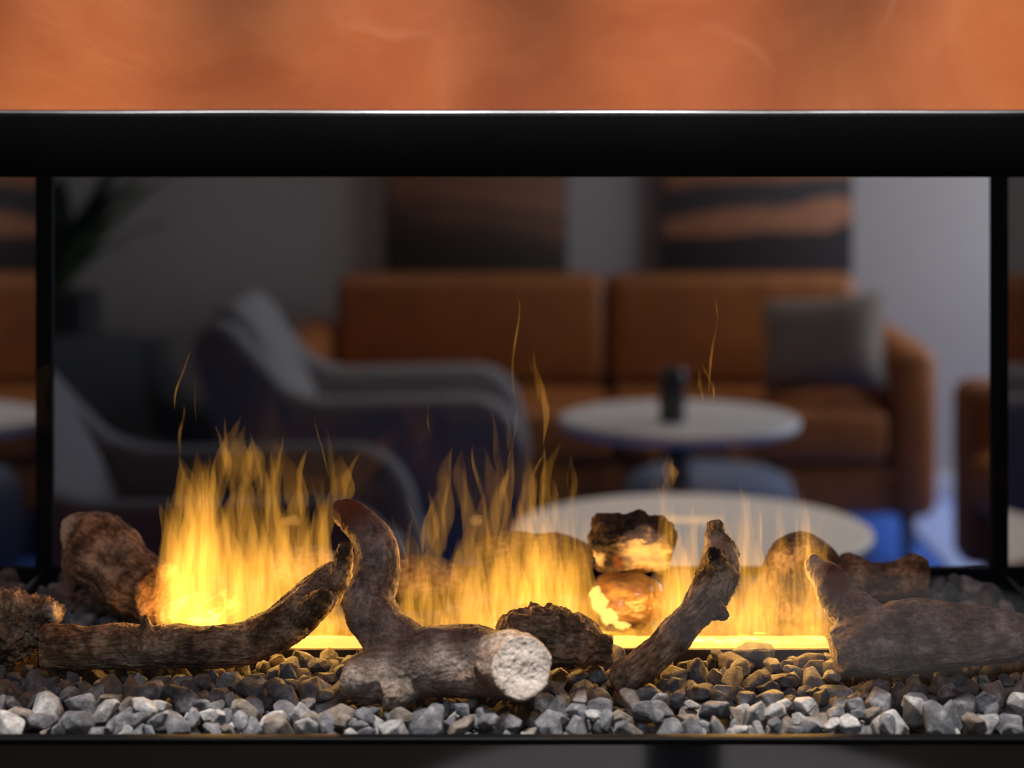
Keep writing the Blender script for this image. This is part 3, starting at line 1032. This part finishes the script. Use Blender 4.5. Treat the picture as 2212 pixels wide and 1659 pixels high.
def tongue(root, x, yb, yt, wpx, d, kind, rdm, lean=0.0, tail=False):
    """one tapering flame tongue: base pixel column/row, tip row, width; stands at distance d"""
    ns = 16
    V, Fc, fade = [], [], []
    n = 8
    k1, k2 = rdm.uniform(0, 50), rdm.uniform(.6, 1.2)
    flat = rdm.uniform(.5, .8)
    wpx *= .55 if tail else 1.3
    yb = min(yb, HY + (H - G - .003) * F / d)
    hgt = yb - yt
    org = P(x, yb, d)
    for i in range(ns + 1):
        t = i / ns
        sway = (noise.noise(Vector((k1, t * 1.7 * k2, 0))) * 0.12 * hgt + lean * hgt * t) * (0.25 + t)
        if tail:
            wd = math.sin(math.pi * min(1, t * .97 + .02)) ** 1.3
        else:
            wd = (1 - t) ** 0.62 * (0.72 + 1.2 * t * (1 - t))
        wd = max(wd, 0.008) * wpx * .5 * (1 + .35 * noise.noise(Vector((k1 + 9, t * 3, 1))))
        c = P(x + sway, yb - hgt * t, d) - org
        c.y += 0.012 * noise.noise(Vector((k1 + 20, t * 1.5, 2)))
        wm = wd * d / F
        tw = noise.noise(Vector((k1 + 30, t * 1.2, 3))) * 1.2
        for k in range(n):
            a = 2 * math.pi * k / n
            px, py = math.cos(a) * wm, math.sin(a) * wm * flat
            V.append((c.x + px * math.cos(tw) - py * math.sin(tw), c.y + px * math.sin(tw) + py * math.cos(tw), c.z))
            fade.append(math.sin(math.pi * min(1, .15 + t * .85)) ** .7)
    for i in range(ns):
        for k in range(n):
            k3 = (k + 1) % n
            Fc.append((i * n + k, i * n + k3, (i + 1) * n + k3, (i + 1) * n + k))
    Fc.append(tuple(range(n - 1, -1, -1)))
    Fc.append(tuple(ns * n + k for k in range(n)))
    me = bpy.data.meshes.new('tongue')
    me.from_pydata(V, [], Fc)
    at = me.attributes.new('fade', 'FLOAT', 'POINT')
    at.data.foreach_set('value', fade)
    o = link('tongue', me, FM[kind], root, True)
    o.location = org - root.location
    return o


FL = [
    ('tall dense flame standing behind the long branch with wisps above it', 430, [
        (362, 470, 1385, 990, 1090, 13, 40, 70, 'core', .01), (376, 490, 1385, 960, 1120, 10, 60, 100, 'veil', .02),
        (490, 605, 1385, 1090, 1200, 8, 34, 60, 'core', .0), (480, 620, 1385, 1000, 1150, 9, 50, 90, 'veil', .04)],
     [(378, 890, 770, 10), (388, 1000, 890, 16), (424, 930, 820, 9), (470, 1090, 920, 26), (497, 1060, 935, 34), (540, 1040, 960, 30), (566, 1060, 950, 20), (590, 1110, 970, 16), (600, 1090, 955, 18), (420, 1120, 1000, 30), (455, 1130, 1000, 26), (520, 1150, 1030, 30), (576, 1160, 1020, 24)]),
    ('loose wispy flame licking round the upright fork', 650, [
        (600, 715, 1380, 1010, 1130, 10, 40, 70, 'veil', .0), (600, 710, 1250, 1040, 1130, 8, 16, 30, 'wisp', .0)],
     [(648, 1120, 985, 30), (700, 1190, 1040, 22), (716, 1060, 915, 8), (745, 1090, 990, 30)]),
    ('low bright flame in the gap under the leaning branch', 720, [
        (660, 775, 1398, 1270, 1340, 9, 40, 70, 'core', .0)], []),
    ('pale flame behind the bend of the forked log', 920, [
        (865, 985, 1390, 1130, 1250, 9, 36, 60, 'veil', .0), (870, 980, 1385, 1230, 1330, 5, 30, 46, 'core', .0)],
     [(880, 1240, 1120, 8), (915, 1200, 1090, 18), (945, 1190, 1070, 30), (960, 1150, 985, 22), (915, 1280, 1080, 12)]),
    ('broad bright flame between the forked log and the clear ember', 1120, [
        (985, 1270, 1390, 1110, 1240, 16, 44, 76, 'core', .0), (1000, 1270, 1390, 1020, 1170, 15, 50, 90, 'veil', .0), (1120, 1200, 1300, 1010, 1090, 6, 26, 44, 'wisp', .0)],
     [(1006, 1180, 985, 22), (1062, 1190, 985, 22), (1076, 1150, 1010, 24), (1140, 1110, 985, 18), (1172, 1120, 975, 18), (1196, 1170, 1050, 16), (1172, 960, 770, 34), (1160, 900, 770, 14), (1118, 900, 645, 9), (1112, 1020, 880, 9), (1098, 1090, 900, 9), (930, 940, 850, 8), (1240, 1200, 1090, 12), (1230, 1090, 990, 8)]),
    ('short flame curling round the clear ember', 1350, [
        (1265, 1440, 1400, 1310, 1370, 10, 44, 74, 'core', .0), (1265, 1300, 1395, 1240, 1300, 3, 30, 50, 'veil', .0)], []),
    ('narrow flame rising between the charred block and the thin branch', 1455, [
        (1425, 1515, 1400, 1070, 1220, 11, 34, 54, 'core', .02), (1420, 1510, 1400, 1120, 1220, 5, 40, 60, 'veil', .02)],
     [(1450, 1190, 1090, 14), (1495, 1180, 1090, 14), (1432, 1120, 1020, 10), (1455, 1050, 985, 20), (1518, 870, 800, 16), (1540, 870, 790, 14), (1532, 860, 690, 10), (1552, 720, 610, 8)]),
    ('wide hazy flame in front of the upturned stubby log', 1660, [
        (1510, 1655, 1400, 1180, 1300, 11, 44, 70, 'core', .02), (1580, 1665, 1400, 1030, 1190, 8, 28, 46, 'core', .0), (1720, 1780, 1400, 1050, 1180, 5, 20, 32, 'core', -.03), (1660, 1792, 1400, 1270, 1360, 8, 40, 64, 'core', .0), (1660, 1790, 1400, 1080, 1220, 9, 36, 64, 'veil', .03)],
     [(1612, 1200, 1080, 16), (1640, 1190, 1090, 12), (1690, 1180, 1080, 14), (1738, 1170, 1050, 10), (1720, 1250, 1110, 14), (1700, 1330, 1180, 16)]),
]
for li, (label, cx, bands, wisps) in enumerate(FL):
    rdm = random.Random(100 + li)
    root = tag(empty('flame', P(cx, 1398, D0)), label, 'flame', 'flames of the burner')
    for (x0, x1, yb, ya, ybb, n, w0, w1, kd, ln) in bands:
        for i in range(n):
            x = x0 + (x1 - x0) * (i + rdm.uniform(.2, .8)) / n
            tongue(root, x, yb + rdm.uniform(0, 8), rdm.uniform(ya, ybb), rdm.uniform(w0, w1), D0 + rdm.uniform(-.018, .022), kd, rdm, ln + rdm.uniform(-.04, .04))
    for x, yb, yt, wd in wisps:
        yt -= .15 * (yb - yt)
        tongue(root, x, yb, yt, wd, D0 + rdm.uniform(-.015, .03), 'wisp', rdm, rdm.uniform(-.2, .2), True)
        if yb > 1000: tongue(root, x + rdm.uniform(-.3, .3) * wd, yb + .2 * (yb - yt), yt, wd * 3.2, D0 + rdm.uniform(-.02, .05), 'haze', rdm, rdm.uniform(-.15, .15), True)


# ------------------------------------------------------------------ lounge furniture
def leg_mesh(name, parent, p0, p1, r0, r1, mat):
    pth = np.array([(*p0, r0), (*[(a + b) / 2 for a, b in zip(p0, p1)], (r0 + r1) / 2), (*p1, r1)])
    v, f = tube_mesh(pth, 10)
    me = bpy.data.meshes.new(name)
    me.from_pydata([tuple(q) for q in v], [], f)
    return link(name, me, mat, parent, True)


def armchair(label, loc, rz, fabric, group=None):
    """lounge chair facing local +x"""
    t = tag(empty('lounge_armchair', loc, rz), label, 'armchair', group)
    side = [(-.45, .74), (-.43, .80), (-.38, .825), (-.33, .80), (-.20, .645), (-.12, .615), (.30, .625), (.36, .60), (.40, .54), (.43, .40), (.42, .26), (.36, .20), (-.24, .20), (-.34, .34), (-.40, .58)]
    for s in (-1, 1):
        y = s * .31
        extrude_profile('armrest', side, y - .05, y + .05, fabric, t, 0.028, 3)
    back = [(-.44, .76), (-.40, .845), (-.34, .85), (-.28, .78), (-.12, .42), (-.12, .26), (-.24, .24), (-.36, .50)]
    extrude_profile('backrest', back, -.262, .262, fabric, t, 0.03, 3)
    box('seat_cushion', (-.13, -.258, .30), (.39, .258, .46), fabric, t, 0.04, 4)
    box('seat_base', (-.10, -.25, .215), (.37, .25, .298), fabric, t, 0.01, 2)
    for sx, sy in ((.33, .28), (.33, -.28), (-.20, .28), (-.20, -.28)):
        leg_mesh('leg', t, (sx * .95, sy * .95, .21), (sx * 1.1, sy * 1.05, 0), .022, .012, 'dark_wood')
    return t


armchair('grey fabric lounge armchair beside the small round table with the dark holder', ((805 - CX) * 5.5 / F, 5.55, 0), 0, 'grey_fabric')
armchair('grey fabric lounge armchair beside the larger round white table', ((400 - CX) * 4.15 / F, 4.18, 0), 0, 'grey_fabric').scale = (1.12, 1, 1)
armchair('dark charcoal armchair standing beside the tall black planter', (-1.26, 6.08, 0), math.radians(-60), 'charcoal_fabric').scale = (1, 1, .76)

# sofa
so = tag(empty('leather_sofa', (.27, 6.45, 0)), 'tan leather two-seat sofa under the two wall pictures', 'sofa')
sx0, sx1 = -.99, 1.0
box('base', (sx0 + .12, -.42, .15), (sx1 - .12, .40, .30), 'tan_leather', so, 0.015, 2)
box('back_panel', (sx0 + .14, .30, .302), (sx1 - .14, .44, .79), 'tan_leather', so, 0.03, 3)
for s in (0, 1):
    a = sx0 + .145 if s == 0 else .045
    b = .035 if s == 0 else sx1 - .145
    box('back_cushion', (a, .12, .46), (b, .295, .82), 'tan_leather', so, 0.045, 4)
    box('seat_cushion', (a, -.45, .305), (b, .115, .47), 'tan_leather', so, 0.04, 4)
    ax0 = sx0 if s == 0 else sx1 - .135
    box('armrest', (ax0, -.45, .14), (ax0 + .135, .40, .66), 'tan_leather', so, 0.05, 4)
for sx in (sx0 + .08, sx1 - .08):
    for sy in (-.38, .33):
        leg_mesh('leg', so, (sx, sy, .15), (sx, sy, 0), .022, .016, 'dark_wood')

# tan armchair at the side
ta = tag(empty('leather_armchair', (1.66, 5.15, 0), math.radians(8)), 'tan leather armchair partly hidden by the fireplace corner post', 'armchair')
box('base', (-.36, -.26, .15), (.40, .26, .30), 'tan_leather', ta, 0.015, 2)
box('seat_cushion', (-.42, -.275, .302), (.22, .275, .46), 'tan_leather', ta, 0.04, 4)
box('backrest', (.225, -.275, .302), (.42, .275, .80), 'tan_leather', ta, 0.04, 4)
for s in (-1, 1):
    box('armrest', (-.42, min(s * .28, s * .41), .14), (.42, max(s * .28, s * .41), .64), 'tan_leather', ta, 0.05, 4)
    for x in (-.33, .33):
        leg_mesh('leg', ta, (x, s * .33, .15), (x, s * .33, 0), .022, .016, 'dark_wood')

# cushion on the sofa
bm = bmesh.new()
bmesh.ops.create_grid(bm, x_segments=18, y_segments=18, size=0.5)
top = bm.verts[:]
for v in top:
    x, y = v.co.x * 2, v.co.y * 2
    pinch = 1 - .07 * (1 - abs(x)) * abs(y) ** 3 - .07 * (1 - abs(y)) * abs(x) ** 3
    v.co = Vector((x * .205 * pinch, y * .148 * pinch, .075 * ((1 - x ** 4) * (1 - y ** 4)) ** .55 + .003))
g2 = bmesh.ops.duplicate(bm, geom=bm.faces[:])
for v in [e for e in g2['geom'] if isinstance(e, bmesh.types.BMVert)]:
    v.co.z = -v.co.z
bmesh.ops.remove_doubles(bm, verts=bm.verts, dist=.0001)
bd = [e for e in bm.edges if e.is_boundary]
bmesh.ops.bridge_loops(bm, edges=bd)
cu = from_bm('throw_cushion', bm, 'cushion_fabric', None, True)
cu.location = (.95, 6.16, .648)
cu.rotation_euler = Euler((math.radians(76), math.radians(-8), math.radians(-34)))
tag(cu, 'grey-brown woven throw cushion leaning in the corner of the leather sofa', 'cushion')


def round_table(name, label, x, y, r, z, group=None):
    t = tag(empty(name, (x, y, 0)), label, 'table', group)
    lathe('tabletop', [(r - .012, z - .03), (r - .002, z - .022), (r, z - .012), (r - .002, z - .003), (r - .008, z)], 'white_laminate', t, 72)
    lathe('pedestal', [(.05, .015), (.03, .05), (.028, z - .10), (.06, z - .05), (.075, z - .03)], 'dark_metal', t, 32)
    lathe('base', [(.17, 0), (.17, .006), (.16, .012), (.05, .016)], 'dark_metal', t, 48)
    return t


def holder(label, x, y, z, r, h):
    t = tag(empty('candle_holder', (x, y, z)), label, 'candle holder')
    lathe('cup', [(r * .92, 0), (r, .006), (r, h - .003), (r * .97, h), (r * .9, h), (r * .88, h * .55)], 'candle_glass', t, 36)
    lathe('candle', [(r * .80, h * .56), (r * .80, h * .74), (r * .5, h * .75)], 'white_laminate', t, 24)
    return t


round_table('round_side_table', 'small round white pedestal table with a dark candle holder on it', (1467 - CX) * 5.2 / F, 5.2, .31, .574)
holder('dark cylindrical candle holder on the small round white table', (1452 - CX) * 5.12 / F, 5.12, .5742, .034, .135)
round_table('round_coffee_table', 'larger round white coffee table in front of the small pedestal table', (1496 - CX) * 4.19 / F, 4.19, .372, .50)
# on the near side of the fireplace: two tables mirrored in its glass and fascia
round_table('round_bar_table', 'round white table on the wood floor close to the fireplace', .20, YF - .58, .36, .55)
holder('black cylindrical candle holder on the table close to the fireplace', .205, YF - .68, .5502, .047, .16)
round_table('round_bar_table', 'round white table on the wood floor one step away from the fireplace', .56, YF - 1.5, .33, .55)

# pouf
po = tag(empty('round_pouf', ((1530 - CX) * 5.75 / F, 5.74, 0)), 'low round blue-grey pouf in front of the leather sofa', 'pouf')
lathe('body', [(.20, 0.012), (.235, .03), (.248, .10), (.25, .18), (.246, .27), (.23, .315), (.19, .335), (.10, .345), (.02, .347)], 'blue_grey_fabric', po, 48)
lathe('base_ring', [(.19, 0), (.20, .002), (.20, .011), (.19, .011)], 'dark_metal', po, 40)
# pool of window daylight, put into the colour of a thin floor slab
rg = tag(box('daylight_patch', (1.29, 5.7, 0.0), (1.62, 6.95, .012), 'pale_daylight', None, 0.004), 'pale blue slab imitating a patch of window daylight on the blue floor beside the leather armchair', 'daylight_patch')

# pictures
for nm, x0, x1, mt, lb in (('wall_picture', 832, 1226, 'art_one', 'abstract brown and orange canvas picture above the plain half of the sofa'), ('wall_picture', 1430, 1842, 'art_two', 'abstract dark canvas picture with an orange stripe above the cushion')):
    d = 7.0
    a, b = (x0 - CX) * d / F, (x1 - CX) * d / F
    t = tag(empty(nm, ((a + b) / 2, d, .79)), lb, 'picture')
    hw = (b - a) / 2
    box('canvas', (-hw + .004, -.012, .004), (hw - .004, .01, .886), mt, t, 0.003)
    for lo, hi in (((-hw, .0, 0), (-hw + .02, .045, .89)), ((hw - .02, .0, 0), (hw, .045, .89)), ((-hw + .02, .0, 0), (hw - .02, .045, .02)), ((-hw + .02, .0, .87), (hw - .02, .045, .89))):
        box('stretcher_bar', lo, hi, 'dark_wood', t)

# plant in a tall planter
pl = tag(empty('potted_plant', (-1.50, 6.66, 0)), 'leafy green plant in a tall square black planter by the wall', 'plant')
box('planter', (-.12, -.12, 0), (.12, .12, .76), 'planter_black', pl, 0.01)
lathe('soil', [(.10, .761), (.10, .768), (.05, .772)], 'dark_wood', pl, 20)
rp = random.Random(5)
for i in range(26):
    a = rp.uniform(0, 6.28)
    el = rp.uniform(.9, 1.45)
    L = rp.uniform(.35, .75)
    if math.sin(a) > .2: L *= .5
    bm = bmesh.new()
    prev = None
    for k in range(9):
        t = k / 8
        e = el - 0.9 * t * t
        rr = L * t * math.cos(el - .3 * t)
        z = .765 + L * t * math.sin(el) - .12 * t * t * t
        w_ = .045 * math.sin(math.pi * min(1, .08 + t * .92)) + .002
        c = Vector((math.cos(a) * (rr + .02), math.sin(a) * (rr + .02), z))
        sd = Vector((-math.sin(a), math.cos(a), 0)) * w_
        cur = [bm.verts.new(c - sd), bm.verts.new(c - Vector((0, 0, .008))), bm.verts.new(c + sd)]
        if prev:
            bm.faces.new((prev[0], prev[1], cur[1], cur[0]))
            bm.faces.new((prev[1], prev[2], cur[2], cur[1]))
        prev = cur
    bmesh.ops.solidify(bm, geom=bm.faces[:], thickness=.0015)
    from_bm('leaf', bm, 'leaf_green', pl, True)
